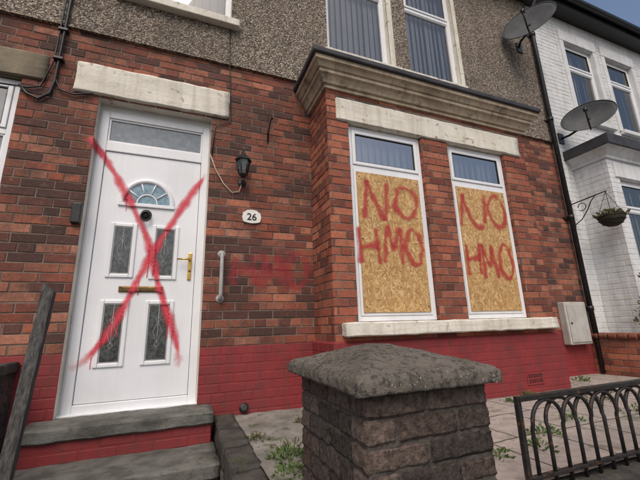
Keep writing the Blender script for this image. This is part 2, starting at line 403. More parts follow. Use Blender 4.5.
boxes('upper_jambs',[(2.335,2.41,WY-.034,WY+.03,3.21,4.95),(3.505,3.57,WY-.034,WY+.03,3.21,4.95)],M['stonepaint'],house,.006)
box('upper_lintels',1.30,3.62,WY-.05,WY+.05,4.95,5.2,M['stonepaint'],house,.01)
roughbox('door_lintel',-.99,.325,WY-.028,WY+.12,2.045,2.345,M['stonepaint'],house,.06,.006,3)
roughbox('left_window_lintel',-2.5,-1.20,WY-.02,WY+.08,2.085,2.335,M['sand'],house,.06,.005,4)
window('left_window',house,-2.35,-1.37,.08,2.08,WY+.05,1.6)
box('left_window_sill',-2.45,-1.28,WY-.06,WY+.06,-.03,.07,M['stonepaint'],house,.01)

bay=empty('bay_window',house)
holes_b=[(1.43,2.31,.02,1.96),(2.66,3.52,.02,1.96),(1.30,3.79,1.957,2.213)]
panel('bay_front',(0,BY,0),(1,0,0),(0,-1,0),BX0,BX1,-.15,2.32,holes_b,M['brickbay'],M['mortar'],bay,PAL_BAY,5)
panel('bay_left',(BX0,0,0),(0,1,0),(-1,0,0),BY,WY+.01,-.15,2.32,[],M['brickbay'],M['mortar'],bay,PAL_BAY,6)
panel('bay_right',(BX1,0,0),(0,1,0),(1,0,0),BY,WY+.01,-.15,2.32,[],M['brickbay'],M['mortar'],bay,PAL_BAY,8)
pj=.028
panel('bay_base_front',(0,BY-pj,0),(1,0,0),(0,-1,0),BX0-pj,BX1+pj,-1.2,-.15,[],M['redpaint'],M['redpaint'],bay,PAL_BAY,7,md=.004,jit=.001)
panel('bay_base_left',(BX0-pj,0,0),(0,1,0),(-1,0,0),BY-pj,WY+.01,-1.2,-.15,[],M['redpaint'],M['redpaint'],bay,PAL_BAY,9,md=.004,jit=.001)
panel('bay_base_right',(BX1+pj,0,0),(0,1,0),(1,0,0),BY-pj,WY+.01,-1.2,-.15,[],M['redpaint'],M['redpaint'],bay,PAL_BAY,10,md=.004,jit=.001)
mk('base_ledge',[(BX0-pj,WY,-.152),(BX0-pj,BY-pj,-.152),(BX1+pj,BY-pj,-.152),(BX1+pj,WY,-.152),(BX0+.01,WY,-.13),(BX0+.01,BY+.01,-.13),(BX1-.01,BY+.01,-.13),(BX1-.01,WY,-.13)],[(0,1,5,4),(1,2,6,5),(2,3,7,6)],M['redpaint'],bay)
for a,b in ((1.43,2.31),(2.66,3.52)):
    for x,s in ((a,1),(b,-1)):
        panel('reveal_bricks',(x,0,0),(0,1,0),(s,0,0),BY+.003,BY+.13,.02,1.96,[],M['brickbay'],M['mortar'],bay,PAL_BAY,int(x*10),bl=.25,headers=False)
roughbox('bay_lintel',1.30,3.79,BY-.018,BY+.12,1.958,2.212,M['stonepaint'],bay,.06,.006,9)
roughbox('bay_sill',1.27,3.80,BY-.10,BY+.13,-.098,.018,M['stonepaint'],bay,.06,.007,12)
box('bay_soffit_fill',1.21,3.87,BY+.13,WY,1.95,2.3,M['interior'],bay)
for i,(a,b) in enumerate(((1.435,2.305),(2.665,3.515))):
    w=window('bay_window_frame',bay,a,b,.024,1.953,BY+.045,1.505,blinds=True,board=True)
    frame('lower_sash',a+.047,b-.047,.071,1.478,BY+.038,.03,.05,M['upvc'],w,.005)
def cornice(name,x0,x1,yf,yw,prof,mat,parent):
    path=[(x0,yw,-1,0),(x0,yf,-1,-1),(x1,yf,1,-1),(x1,yw,1,0)]
    V=[];F=[]; n=len(prof)
    for (x,y,sx,sy) in path:
        for (o,z) in prof: V.append((x+sx*o,y+sy*o,z))
    for i in range(3):
        for j in range(n-1): F.append((i*n+j,(i+1)*n+j,(i+1)*n+j+1,i*n+j+1))
    return mk(name,V,F,mat,parent)
cornice('cornice_moulding',BX0,BX1,BY,WY,[(-.01,2.285),(.025,2.285),(.025,2.32),(.045,2.325),(.055,2.35),(.075,2.385),(.10,2.40),(.10,2.435),(.115,2.44),(.135,2.475),(.16,2.49),(.16,2.535)],M['cream'],bay)
cornice('cornice_lead_edge',BX0,BX1,BY,WY,[(.12,2.536),(.185,2.536),(.19,2.545),(.19,2.585),(.18,2.595),(0,2.635),(-.47,2.70)],M['lead'],bay)
mk('bay_roof',[(BX0,WY,2.66),(BX0,BY,2.632),(BX1,BY,2.632),(BX1,WY,2.66)],[(0,1,2,3)],M['lead'],bay)

def osb(x0,x1,z0,z1,y,seed):
    rg=random.Random(seed); e=empty('osb_board')
    box('board_panel',x0,x1,y,y+.016,z0,z1,M['osb'],e)
    a=e.children[0].data.color_attributes.new('Col','FLOAT_COLOR','POINT')
    for d in a.data: d.color=(.46,.28,.11,1)
    V=[];F=[];C=[]
    for i in range(3600):
        cx=rg.uniform(x0,x1); cz=rg.uniform(z0,z1); l=rg.uniform(.02,.07); w=rg.uniform(.005,.017); q=rg.gauss(math.pi/2,.75)
        c,s=math.cos(q),math.sin(q); d=rg.uniform(.0003,.0022); k=len(V)
        pts=[(-l/2,-w/2*rg.uniform(.4,1)),(l*.1,-w/2),(l/2,-w/2*rg.uniform(.2,1)),(l/2*rg.uniform(.8,1),w/2*rg.uniform(.3,1)),(0,w/2),(-l/2*rg.uniform(.8,1),w/2*rg.uniform(.3,1))]
        base=rg.choice([(.62,.38,.155),(.54,.32,.125),(.68,.45,.20),(.47,.26,.09),(.70,.50,.26),(.56,.35,.14),(.38,.20,.07)])
        tx=rg.uniform(-.01,.01)
        for (u,v) in pts:
            X=min(max(cx+u*c-v*s,x0),x1); Z=min(max(cz+u*s+v*c,z0),z1)
            V.append((X,y-d+u*tx,Z)); C.append(base)
        F.append(tuple(range(k,k+6)))
    mk('strand_flakes',V,F,M['osb'],e,col=C)
    for sx in (x0+.03,x1-.03):
        for sz in (z0+.05,(z0+z1)/2,z1-.05):
            lathe('screw',[(0,.004),(.005,.004),(.006,.0)],(sx,y-.001,sz),M['black'],e,8,axis=(0,-1,0))
    return e
ob1=osb(1.505,2.235,.10,1.455,BY+.03,1)
ob2=osb(2.735,3.445,.10,1.455,BY+.03,2)

# ---------------------------------------------------------------- door
door=empty('front_door',house); K=1.0215; DY=3.32
def k(v): return v*K
frame('door_frame',k(-.77),k(.155),k(-.585),k(1.935),DY-.01,.065,.07,M['upvc'],door,.005)
boxes('frame_packers',[(DX0,k(-.77),DY,DY+.05,-.6,DZ1),(k(.155),DX1,DY,DY+.05,-.6,DZ1),(DX0,DX1,DY+.001,DY+.05,k(1.935),DZ1)],M['upvc'],door,.002)
boxes('door_transom',[(k(-.77)+.065,k(.155)-.065,DY-.008,DY+.05,k(1.55),k(1.64))],M['upvc'],door,.005)
frame('fanlight_bead',k(-.77)+.065,k(.155)-.065,k(1.64),k(1.935)-.065,DY+.004,.016,.03,M['upvc'],door,.003)
quad('fanlight_glass',k(-.71),k(.095),k(1.64),k(1.88),DY+.018,M['obscure'],door)
box('door_leaf',k(-.77)+.068,k(.155)-.068,DY+.006,DY+.05,k(-.585)+.068,k(1.55)-.003,M['upvc'],door,.004)
box('threshold',k(-.79),k(.165),DY-.06,DY+.02,-.625,-.59,M['upvc'],door,.004)
def panelglass(x0,x1,z0,z1):
    e=empty('glazed_panel',door)
    frame('moulding',x0-.035,x1+.035,z0-.035,z1+.035,DY-.008,.033,.02,M['upvc'],e,.007)
    quad('panel_glass',x0-.004,x1+.004,z0-.004,z1+.004,DY+.003,M['doorglass'],e)
    frame('glass_bead',x0,x1,z0,z1,DY-.001,.006,.004,M['leadcame'],e,0)
    cx=(x0+x1)/2;cz=(z0+z1)/2
    def diamond(w,h,zz):
        P=[(cx-w,zz),(cx,zz+h),(cx+w,zz),(cx,zz-h)]
        tube('lead_line',[(a,DY+.001,b) for a,b in P],.0022,M['leadcame'],e,6,closed=True)
    diamond(.035,.09,cz); diamond(.018,.03,cz+.10); diamond(.018,.03,cz-.10)
    tube('lead_line',[(cx,DY+.001,z0),(cx,DY+.001,z1)],.002,M['leadcame'],e,6)
panelglass(k(-.565),k(-.43),k(.465),k(.865)); panelglass(k(-.245),k(-.095),k(.455),k(.865))
panelglass(k(-.575),k(-.435),k(-.235),k(.215)); panelglass(k(-.25),k(-.095),k(-.235),k(.21))
cx,cz=k(-.34),k(1.085); rad=.195
def arc(r,n=24,a0=0,a1=math.pi,h=1.08): return [(cx+r*math.cos(a0+(a1-a0)*i/n),cz+h*r*math.sin(a0+(a1-a0)*i/n)) for i in range(n+1)]
A=arc(rad); mk('half_moon_glass',[(cx,DY+.002,cz)]+[(a,DY+.002,b) for a,b in A],[(0,i+1,i) for i in range(1,len(A))],M['fanglass'],door)
o1=arc(rad+.03);o0=arc(rad-.004)
V=[(a,DY-.012,b) for a,b in o1]+[(a,DY-.012,b) for a,b in o0]+[(a,DY+.007,b) for a,b in arc(rad+.036)]+[(a,DY+.004,b) for a,b in arc(rad-.008)]
n=len(A);F=[]
for i in range(n-1): F+=[(i,i+1,n+i+1,n+i),(2*n+i,2*n+i+1,i+1,i),(n+i,n+i+1,3*n+i+1,3*n+i)]
mk('half_moon_moulding',V,F,M['upvc'],door,smooth=True)
box('half_moon_base',cx-rad-.036,cx+rad+.036,DY-.012,DY+.006,cz-.03,cz+.002,M['upvc'],door,.005)
tube('inner_arc',[(a,DY-.002,b) for a,b in arc(rad*.42)],.007,M['upvc'],door,8)
for q in (36,72,108,144):
    q=math.radians(q); tube('fan_spoke',[(cx+rad*.42*math.cos(q),DY-.002,cz+1.08*rad*.42*math.sin(q)),(cx+rad*math.cos(q),DY-.002,cz+1.08*rad*math.sin(q))],.006,M['upvc'],door,8)
lathe('knocker_rose',[(0,.026),(.026,.024),(.044,.010),(.047,0)],(cx,DY+.004,k(.99)),M['black'],door,16,axis=(0,-1,0))
tube('knocker_ring',[(cx+.038*math.sin(t),DY-.03,k(.97)-.042*math.cos(t)-.004) for t in [i*math.pi*2/16 for i in range(16)]],.008,M['black'],door,8,closed=True)
box('letterbox_plate',k(-.49),k(-.155),DY-.006,DY+.008,k(.312),k(.362),M['bronze'],door,.006)
box('letterbox_flap',k(-.465),k(-.18),DY-.011,DY,k(.321),k(.353),M['bronze'],door,.004)
hx=k(.045)
box('handle_plate',hx-.016,hx+.016,DY-.006,DY+.01,k(.42),k(.665),M['brass'],door,.006)
tube('handle_lever',[(hx,DY-.004,k(.60)),(hx,DY-.045,k(.60)),(hx-.02,DY-.052,k(.60)),(hx-.11,DY-.05,k(.597))],[.009,.009,.009,.007],M['brass'],door,10)
lathe('lock_cylinder',[(0,.008),(.009,.008),(.01,0)],(hx,DY-.004,k(.50)),M['bronze'],door,12,axis=(0,-1,0))

# ---------------------------------------------------------------- graffiti
bpy.context.view_layer.update()
def collect(objs):
    V=[];F=[]
    for o in objs:
        if o.type!='MESH' or o.name.startswith(('handle','knocker','lead_line','screw','lock')): continue
        me=o.data; kk=len(V); V+=[o.matrix_world@v.co for v in me.vertices]; F+=[tuple(i+kk for i in p.vertices) for p in me.polygons]
    return BVHTree.FromPolygons(V,F)
def cat(pts,step=.010):
    P=[Vector((a,b)) for a,b in pts]
    if len(P)==2: P=[P[0],(P[0]+P[1])/2,P[1]]
    P=[P[0]*2-P[1]]+P+[P[-1]*2-P[-2]]; out=[]
    for i in range(1,len(P)-2):
        a,b,c,d=P[i-1:i+3]; n=max(2,int((c-b).length/step))
        for j in range(n):
            t=j/n; out.append(.5*((2*b)+(c-a)*t+(2*a-5*b+4*c-d)*t*t+(-a+3*b-3*c+d)*t**3))
    out.append(P[-2]); return out
def spray(name,strokes,width,tree,y0,mat,parent,rr=.007):
    V=[];F=[];UV=[];lay=0
    def hit(x,z):
        h=tree.ray_cast(Vector((x,y0-.25,z)),Vector((0,1,0)),.6)
        return h[0].y if h[0] else y0
    for st in strokes:
        lay+=1
        P=cat(st); n=len(P); base=len(V); na=11
        ww=[width*(1+.22*math.sin(i*.11+lay*2)+.15*math.sin(i*.31+lay)) for i in range(n)]
        for i,p in enumerate(P):
            t=(P[min(i+1,n-1)]-P[max(i-1,0)]).normalized(); s=Vector((-t.y,t.x))
            for j in range(na):
                q=p+s*ww[i]*(j/(na-1)-.5)
                y=min(hit(q.x+dx,q.y+dz) for dx,dz in ((0,0),(rr,0),(-rr,0),(0,rr),(0,-rr),(rr,rr),(-rr,-rr),(rr,-rr),(-rr,rr)))
                V.append((q.x,y-.0012-.0004*lay,q.y)); UV.append((i/(n-1),j/(na-1)))
        for i in range(n-1):
            for j in range(na-1):
                F.append((base+i*na+j,base+(i+1)*na+j,base+(i+1)*na+j+1,base+i*na+j+1))
    o=mk(name,V,F,mat,parent); uv=o.data.uv_layers.new(name='UVMap')
    for l in o.data.loops: uv.data[l.index].uv=UV[l.vertex_index]
    return o
def descend(e):
    r=[]
    for c in e.children: r.append(c); r+=descend(c)
    return r
dt=collect(descend(door)+[bpy.data.objects['main_wall_bricks'],bpy.data.objects['main_wall_bricks_mortar']])
Xa=[(-.82,1.59),(-.745,1.53),(-.66,1.41),(-.53,1.19),(-.33,.81),(-.18,.33),(-.03,-.08),(.02,-.33)]
Xb=[(.14,1.44),(.02,1.22),(-.18,.82),(-.34,.46),(-.46,.13),(-.60,-.13),(-.75,-.29)]
spray('spray_cross',[[(k(a),k(b)) for a,b in Xa],[(k(a),k(b)) for a,b in Xb],[(k(-.80),k(1.60)),(k(-.745),k(1.52)),(k(-.70),k(1.49))]],.098,dt,DY,M['sprayX'],house)
dr=[]
for (x,z,l) in [(-.50,1.12,.12),(-.29,.68,.26),(-.345,.44,.16),(-.10,.14,.22),(-.47,.10,.16),(-.62,-.18,.10)]:
    dr.append([(k(x),k(z)),(k(x)+R.uniform(-.004,.004),k(z-l/2)),(k(x)+R.uniform(-.004,.004),k(z-l))])
spray('spray_drips',dr,.011,dt,DY,M['drip'],house)
def O_(n=14): return [(.5+.5*math.sin(2*math.pi*i/n+.3),.5+.5*math.cos(2*math.pi*i/n+.3)) for i in range(n+2)]
LET={'N':[[(-.02,-.05),(.05,1.05)],[(.05,1.05),(.45,.5),(.9,-.02)],[(.9,-.02),(1,1.08)]],'O':[O_()],
 'n':[[(.05,1.08),(.0,.5),(-.02,-.06)],[(.05,1.02),(.28,.5),(.52,.08),(.75,-.03),(.93,.10)],[(.93,.10),(1.0,.6),(1.0,1.1)]],
 'o':[[(.9,.95),(.5,1.04),(.1,.8),(0,.45),(.2,.06),(.6,-.03),(.95,.2),(1.03,.6),(.85,.98)]],
 'H':[[(0,-.05),(.03,1.05)],[(1,-.02),(.95,1.08)],[(-.05,.46),(1.05,.55)]],
 'M':[[(-.03,-.05),(.12,1.05)],[(.12,1.05),(.5,.35),(.88,1.02)],[(.88,1.02),(1.03,-.05)]]}
def wd(w,x0,x1,z0,z1,gap=.05,wts=None):
    n=len(w); wts=wts or [1]*n; tot=sum(wts); s=[]; x=x0
    for ch,wt in zip(w,wts):
        W=(x1-x0-gap*(n-1))*wt/tot; a=x; x+=W+gap
        c=z0+R.uniform(-.03,.03); e=z1+R.uniform(-.03,.03); sh=R.uniform(-.03,.03)
        for st in LET[ch]: s.append([(a+W*p+sh*q+R.uniform(-.011,.011),c+(e-c)*q+R.uniform(-.011,.011)) for p,q in st])
    return s
t1=collect(descend(ob1)+descend(bay))
spray('spray_lettering_no',wd('NO',1.58,2.17,1.00,1.35,.09),.088,t1,BY,M['sprayB'],house)
spray('spray_lettering_hmo',wd('HMO',1.52,2.20,.57,.90,.06),.082,t1,BY,M['sprayB'],house)
t2=collect(descend(ob2)+descend(bay))
spray('spray_lettering_no',wd('no',2.76,3.41,1.02,1.36,.07,(1.5,1)),.086,t2,BY,M['sprayB'],house)
spray('spray_lettering_hmo',wd('HMO',2.76,3.40,.46,.79,.05),.082,t2,BY,M['sprayB'],house)
tw=collect([bpy.data.objects['main_wall_bricks'],bpy.data.objects['main_wall_bricks_mortar']])
spray('spray_lettering_wall',wd('HMO',.41,1.14,.36,.68,.05),.13,tw,WY,M['sprayW'],house)

# ---------------------------------------------------------------- house fittings
sg=empty('house_number_sign')
cxs,czs=.575,1.03; pts=[]
n=48
for i in range(n):
    t=2*math.pi*i/n; c,s=math.cos(t),math.sin(t); e=4
    r=(abs(c)**e+abs(s)**e)**(-1/e); pts.append((cxs+.088*c*r*(1+.03*math.cos(8*t)),czs+.058*s*r*(1+.05*math.cos(4*t))+ (.012 if s>.5 and abs(c)<.55 else 0)))
V=[(a,WY-.018,b) for a,b in pts]+[(a,WY-.002,b) for a,b in pts]
mk('plaque',V,[tuple(range(n))]+[(i,(i+1)%n,n+(i+1)%n,n+i) for i in range(n)],M['plate'],sg)
cu=bpy.data.curves.new('digits','FONT'); cu.body='26'; cu.size=.095; cu.align_x='CENTER'; cu.align_y='CENTER'; cu.extrude=.001; cu.offset=.0015
to=bpy.data.objects.new('digits',cu); scene.collection.objects.link(to); to.location=(cxs,WY-.0195,czs-.002); to.rotation_euler=(math.pi/2,0,0); to.data.materials.append(M['black']); to.parent=sg
ln=empty('wall_lantern'); lx,ly=.465,3.08
lathe('wall_plate',[(0,.014),(.03,.012),(.04,0)],(lx+.01,WY,1.37),M['black'],ln,16,axis=(0,-1,0))
tube('arm',[(lx+.01,WY,1.37),(lx,3.14,1.34),(lx,3.09,1.34),(lx,ly,1.385)],.010,M['black'],ln)
lathe('lantern_base',[(0,0),(.02,0),(.045,.025),(.045,.035)],(lx,ly,1.385),M['black'],ln,6,False)
lathe('lantern_glass',[(.038,0),(.062,.13)],(lx,ly,1.42),M['doorglass'],ln,6,False)
for i in range(6):
    t=2*math.pi*i/6; tube('lantern_bar',[(lx+.041*math.cos(t),ly+.041*math.sin(t),1.42),(lx+.066*math.cos(t),ly+.066*math.sin(t),1.55)],.005,M['black'],ln,6)
lathe('lantern_roof',[(.078,0),(.08,.012),(.045,.05),(.02,.075),(.02,.09),(.010,.10),(.012,.115),(0,.13)],(lx,ly,1.55),M['black'],ln,6,False)
tube('lamp_cable',[(.17,WY-.01,1.62),(.22,WY-.012,1.48),(.30,WY-.012,1.34),(.38,WY-.012,1.26),(.45,WY-.012,1.28),(.47,WY-.01,1.35)],.006,M['cable'],ln,8)
tube('lamp_cable_upper',[(.30,WY-.03,3.1),(.31,WY-.04,2.68),(.325,WY-.012,2.5),(.345,WY-.012,2.02),(.2,WY-.012,1.93),(.18,WY-.012,1.6)],.005,M['black'],ln,8)
gr=empty('grab_rail')
tube('rail',[(.31,WY-.01,.66),(.31,WY-.05,.655),(.31,WY-.065,.62),(.31,WY-.065,.29),(.31,WY-.05,.255),(.31,WY-.01,.25)],.0165,M['greyplastic'],gr,14)
for z in (.655,.255): lathe('flange',[(0,.012),(.03,.012),(.036,0)],(.31,WY,z),M['greyplastic'],gr,18,axis=(0,-1,0))
hb=empty('basket_hook')
tube('hook_plate',[(.73,WY-.008,2.17),(.725,WY-.008,1.86)],.008,M['black'],hb)
tube('hook_arm',[(.725,WY-.008,1.9),(.73,WY-.08,2.02),(.735,WY-.14,2.07),(.735,WY-.17,2.06),(.735,WY-.165,2.03)],.006,M['black'],hb)
kb=empty('electric_cable_box')
box('box_body',-.87,-.80,WY-.045,WY,.85,1.02,M['black'],kb,.008)
cb=empty('service_cables')
tube('cable_a',[(-1.10,WY-.035,4.9),(-1.11,WY-.045,2.75),(-1.12,WY-.03,2.55),(-1.13,WY-.02,2.10),(-1.15,WY-.02,1.97),(-1.22,WY-.02,1.90),(-1.30,WY-.02,1.93),(-1.36,WY-.02,2.0)],.012,M['black'],cb)
tube('cable_b',[(-1.15,WY-.035,4.9),(-1.145,WY-.045,2.75),(-1.16,WY-.02,2.3),(-1.22,WY-.02,2.02),(-1.30,WY-.02,1.99),(-1.5,WY-.02,1.98)],.007,M['black'],cb)
tube('cable_c',[(-1.13,WY-.02,2.12),(-1.08,WY-.02,2.02),(-.98,WY-.02,2.00),(-.90,WY-.02,2.03),(-.84,WY-.035,2.03)],.008,M['black'],cb)
for z in (2.3,2.6,3.0): box('clip',-1.165,-1.09,WY-.055,WY,z,z+.025,M['black'],cb,.004)
dp=empty('drainpipe')
px=5.19
tube('pipe',[(px+.02,2.98,5.3),(px+.02,3.0,5.2),(px,3.12,5.0),(px,3.125,4.9),(px,3.125,-.7)],.034,M['black'],dp,14)
for z in (4.6,3.0,1.4,0.1): 
    lathe('collar',[(.034,0),(.042,0),(.042,.06),(.034,.06)],(px,3.125,z),M['black'],dp,14); box('bracket',px-.07,px+.07,3.17,3.2,z+.01,z+.04,M['black'],dp)
mb=empty('electricity_meter_box')
box('cabinet',4.64,5.06,WY-.10,WY,-.33,.21,M['meter'],mb,.012)
box('cabinet_door',4.665,5.035,WY-.112,WY-.101,-.30,.18,M['meter'],mb,.006)
lathe('cabinet_lock',[(0,.006),(.014,.006),(.016,0)],(4.70,WY-.111,-.06),M['black'],mb,12,axis=(0,-1,0))
ab=empty('air_brick',bay)
box('grille',3.28,3.52,BY-pj-.008,BY-pj+.01,-.64,-.53,M['redpaint'],ab,.004)
boxes('slots',[(3.30+i*.025,3.312+i*.025,BY-pj-.010,BY-pj-.004,-.62+j*.05,-.585+j*.05) for i in range(8) for j in range(2)],M['black'],ab)
lathe('drain_pipe_stub',[(0,.05),(.02,.05),(.035,.05),(.035,0)],(.54,WY,-.66),M['black'],house,14,axis=(0,-1,.4))

# ---------------------------------------------------------------- satellite dishes
def dish(c,nv,w,h,wallpt):
    e=empty('satellite_dish'); c=Vector(c); nv=Vector(nv).normalized()
    s=nv.cross(Vector((0,0,1))).normalized(); u=s.cross(nv).normalized()
    V=[];F=[];nr=8;na=40
    for i in range(nr+1):
        r=i/nr
        for j in range(na):
            t=2*math.pi*j/na; V.append(c+s*(w/2*r*math.cos(t))+u*(h/2*r*math.sin(t))+nv*(.085*r*r-.085))
    for i in range(nr):
        for j in range(na): F.append((i*na+j,i*na+(j+1)%na,(i+1)*na+(j+1)%na,(i+1)*na+j))
    o=mk('reflector',V,F,M['dish'],e,smooth=True); m=o.modifiers.new('s','SOLIDIFY'); m.thickness=.006
    tube('rim',[c+s*(w/2*math.cos(t))+u*(h/2*math.sin(t)) for t in [2*math.pi*j/na for j in range(na)]],.006,M['dish'],e,6,closed=True)
    f=c+nv*.34-u*(h*.38)
    tube('lnb_arm',[c-u*h*.5-nv*.03,c-u*(h*.55)+nv*.12,f],.011,M['black'],e)
    tube('lnb',[f-nv*.0+u*.0,f-nv*.06+u*.03],[.027,.025],M['black'],e,12)
    back=c-nv*.10
    tube('mount',[back+nv*.03,back-nv*.05,Vector((back.x+(wallpt[0]-back.x)*.5,wallpt[1]-.10,wallpt[2]+.02)),Vector(wallpt)],.017,M['black'],e)
    box('wall_plate',wallpt[0]-.06,wallpt[0]+.06,wallpt[1]-.02,wallpt[1],wallpt[2]-.09,wallpt[2]+.09,M['black'],e,.005)
    return e
dish((4.62,2.80,4.40),(-.86,-.40,.32),.72,.62,(4.86,WY-.022,4.30))
dish((5.50,2.78,2.95),(-.86,-.40,.32),.68,.52,(5.46,WY,2.78))

# ---------------------------------------------------------------- white neighbour
wh=empty('white_house')
NX0,NX1=5.60,8.35; NB=2.74
WU=[(6.08,6.90,3.25,4.85),(7.25,8.10,3.25,4.85)]
panel('white_wall',(0,WY-.004,0),(1,0,0),(0,-1,0),HX1+.002,13,-1.2,EZ,[(NX0+.004,NX1-.004,-2,2.5)]+WU,M['whitebrick'],M['whitebrick'],wh,PAL_W,21,md=.005)
box('solid_core',HX1+.01,13,3.56,11,-1.6,5.3,M['interior'],wh)
for a in WU:
    window('upper_window',wh,a[0],a[1],a[2]+.02,a[3],WY+.05,4.36)
    box('upper_sill',a[0]-.07,a[1]+.07,WY-.08,WY+.05,a[2]-.06,a[2]+.015,M['whitebrick'],wh,.008)
    mk('reveal',[(a[0],WY,a[2]),(a[0],WY+.1,a[2]),(a[0],WY+.1,a[3]),(a[0],WY,a[3]),(a[1],WY,a[2]),(a[1],WY+.1,a[2]),(a[1],WY+.1,a[3]),(a[1],WY,a[3])],[(0,1,2,3),(7,6,5,4),(3,2,6,7)],M['whitebrick'],wh)
boxes('upper_surround',[(a[0]-.1,a[0]-.002,WY-.03,WY+.05,a[2],a[3]) for a in WU]+[(a[1]+.002,a[1]+.1,WY-.03,WY+.05,a[2],a[3]) for a in WU]+[(a[0]-.1,a[1]+.1,WY-.035,WY+.05,a[3]+.002,a[3]+.22) for a in WU],M['whitebrick'],wh,.006)
nh=[(5.82,6.68,.04,1.96),(7.1,7.95,.04,1.96)]
panel('bay_front',(0,NB,0),(1,0,0),(0,-1,0),NX0,NX1,-1.2,2.32,nh,M['whitebrick'],M['whitebrick'],wh,PAL_W,22,md=.005)
panel('bay_left',(NX0,0,0),(0,1,0),(-1,0,0),NB,WY,-1.2,2.32,[],M['whitebrick'],M['whitebrick'],wh,PAL_W,23,md=.005)
for a in nh:
    window('bay_window_frame',wh,a[0],a[1],a[2],a[3],NB+.05,1.5)
    mk('reveal',[(a[0],NB,a[2]),(a[0],NB+.1,a[2]),(a[0],NB+.1,a[3]),(a[0],NB,a[3]),(a[1],NB,a[2]),(a[1],NB+.1,a[2]),(a[1],NB+.1,a[3]),(a[1],NB,a[3])],[(0,1,2,3),(7,6,5,4),(3,2,6,7)],M['whitebrick'],wh)
box('bay_sill',5.7,8.1,NB-.09,NB+.05,-.08,.03,M['whitebrick'],wh,.008)
box('bay_lintel',5.72,8.1,NB-.02,NB+.05,1.97,2.2,M['whitebrick'],wh,.008)
cornice('cornice_moulding',NX0,NX1,NB,WY,[(-.01,2.25),(.03,2.25),(.03,2.29),(.07,2.33),(.10,2.37),(.14,2.39)],M['whitebrick'],wh)
cornice('cornice_dark_fascia',NX0,NX1,NB,WY,[(.10,2.391),(.17,2.391),(.17,2.54),(0,2.58),(-.47,2.64)],M['lead'],wh)
ev=empty('roof',house)
boxes('soffit_fascia',[(-4.2,13,2.98,3.19,EZ,EZ+.02),(-4.2,13,2.965,2.98,EZ-.01,EZ+.16)],M['black'],ev)
V=[];F=[];ng=9
for x in (-4.2,13):
    for i in range(ng):
        t=math.pi*i/(ng-1); V.append((x,2.90-.06*math.cos(t),EZ+.12-.06*math.sin(t)))
for i in range(ng-1): F.append((i,i+1,ng+i+1,ng+i))
g=mk('gutter',V,F,M['black'],ev,True); m=g.modifiers.new('s','SOLIDIFY'); m.thickness=.005
mk('slates',[(-4.2,2.88,EZ+.15),(13,2.88,EZ+.15),(13,7.2,EZ+3.0),(-4.2,7.2,EZ+3.0),(13,11.5,EZ+.15),(-4.2,11.5,EZ+.15)],[(0,1,2,3),(3,2,4,5)],M['slate'],ev)

# ---------------------------------------------------------------- hanging basket
hbk=empty('hanging_basket'); bx,by,bz=5.36,2.72,1.36
tube('bracket_arm',[(bx,WY-.01,1.66),(bx,by-.02,1.70)],.009,M['black'],hbk)
tube('bracket_upright',[(bx,WY-.01,1.72),(bx,WY-.01,1.30)],.009,M['black'],hbk)
tube('bracket_scroll',[(bx,WY-.01,1.34),(bx,3.08,1.40),(bx,2.98,1.52),(bx,2.92,1.62),(bx,2.86,1.68)],.007,M['black'],hbk)
tube('bracket_curl',[(bx,3.05+.055*math.cos(t),1.58+.055*math.sin(t)) for t in [i*.45 for i in range(13)]],.006,M['black'],hbk)
lathe('basket_bowl',[(0,-.14),(.06,-.132),(.11,-.10),(.145,-.05),(.16,0),(.15,.01),(.0,.01)],(bx,by,bz-.03),M['liner'],hbk,20)
for i in range(3):
    t=2*math.pi*i/3+.4; tube('chain',[(bx+.155*math.cos(t),by+.155*math.sin(t),bz-.03),(bx,by,1.69)],.0035,M['black'],hbk,6)
for rr,zz in ((.162,-.03),(.148,-.08),(.113,-.13)):
    tube('wire_ring',[(bx+rr*math.cos(t),by+rr*math.sin(t),bz+zz) for t in [2*math.pi*i/24 for i in range(24)]],.004,M['black'],hbk,6,closed=True)
def leaves(name,c,ext,num,size,mat,parent=None,seed=1,up=.5,narrow=.28):
    rg=random.Random(seed); V=[];F=[]; c=Vector(c)
    for i in range(num):
        while True:
            q=Vector((rg.uniform(-1,1),rg.uniform(-1,1),rg.uniform(0,1)))
            if q.x**2+q.y**2+q.z**2<1: break
        p=c+Vector((q.x*ext[0],q.y*ext[1],q.z*ext[2]))
        d=Vector((q.x+rg.uniform(-.6,.6),q.y+rg.uniform(-.6,.6),up+rg.uniform(-.3,.6))).normalized()
        s=d.cross(Vector((rg.uniform(-1,1),rg.uniform(-1,1),rg.uniform(-1,1)))).normalized()
        l=size*rg.uniform(.5,1.3); w=l*narrow; nn=d.cross(s)*l*.12; kk=len(V)
        V+=[p,p+d*l*.5+s*w+nn,p+d*l,p+d*l*.5-s*w+nn,p+d*l*.5]
        F+=[(kk,kk+1,kk+4),(kk+1,kk+2,kk+4),(kk+2,kk+3,kk+4),(kk+3,kk,kk+4)]
    return mk(name,V,F,mat,parent)
leaves('basket_plant',(bx,by,bz-.03),(.16,.16,.07),120,.06,M['leafdry'],hbk,3)

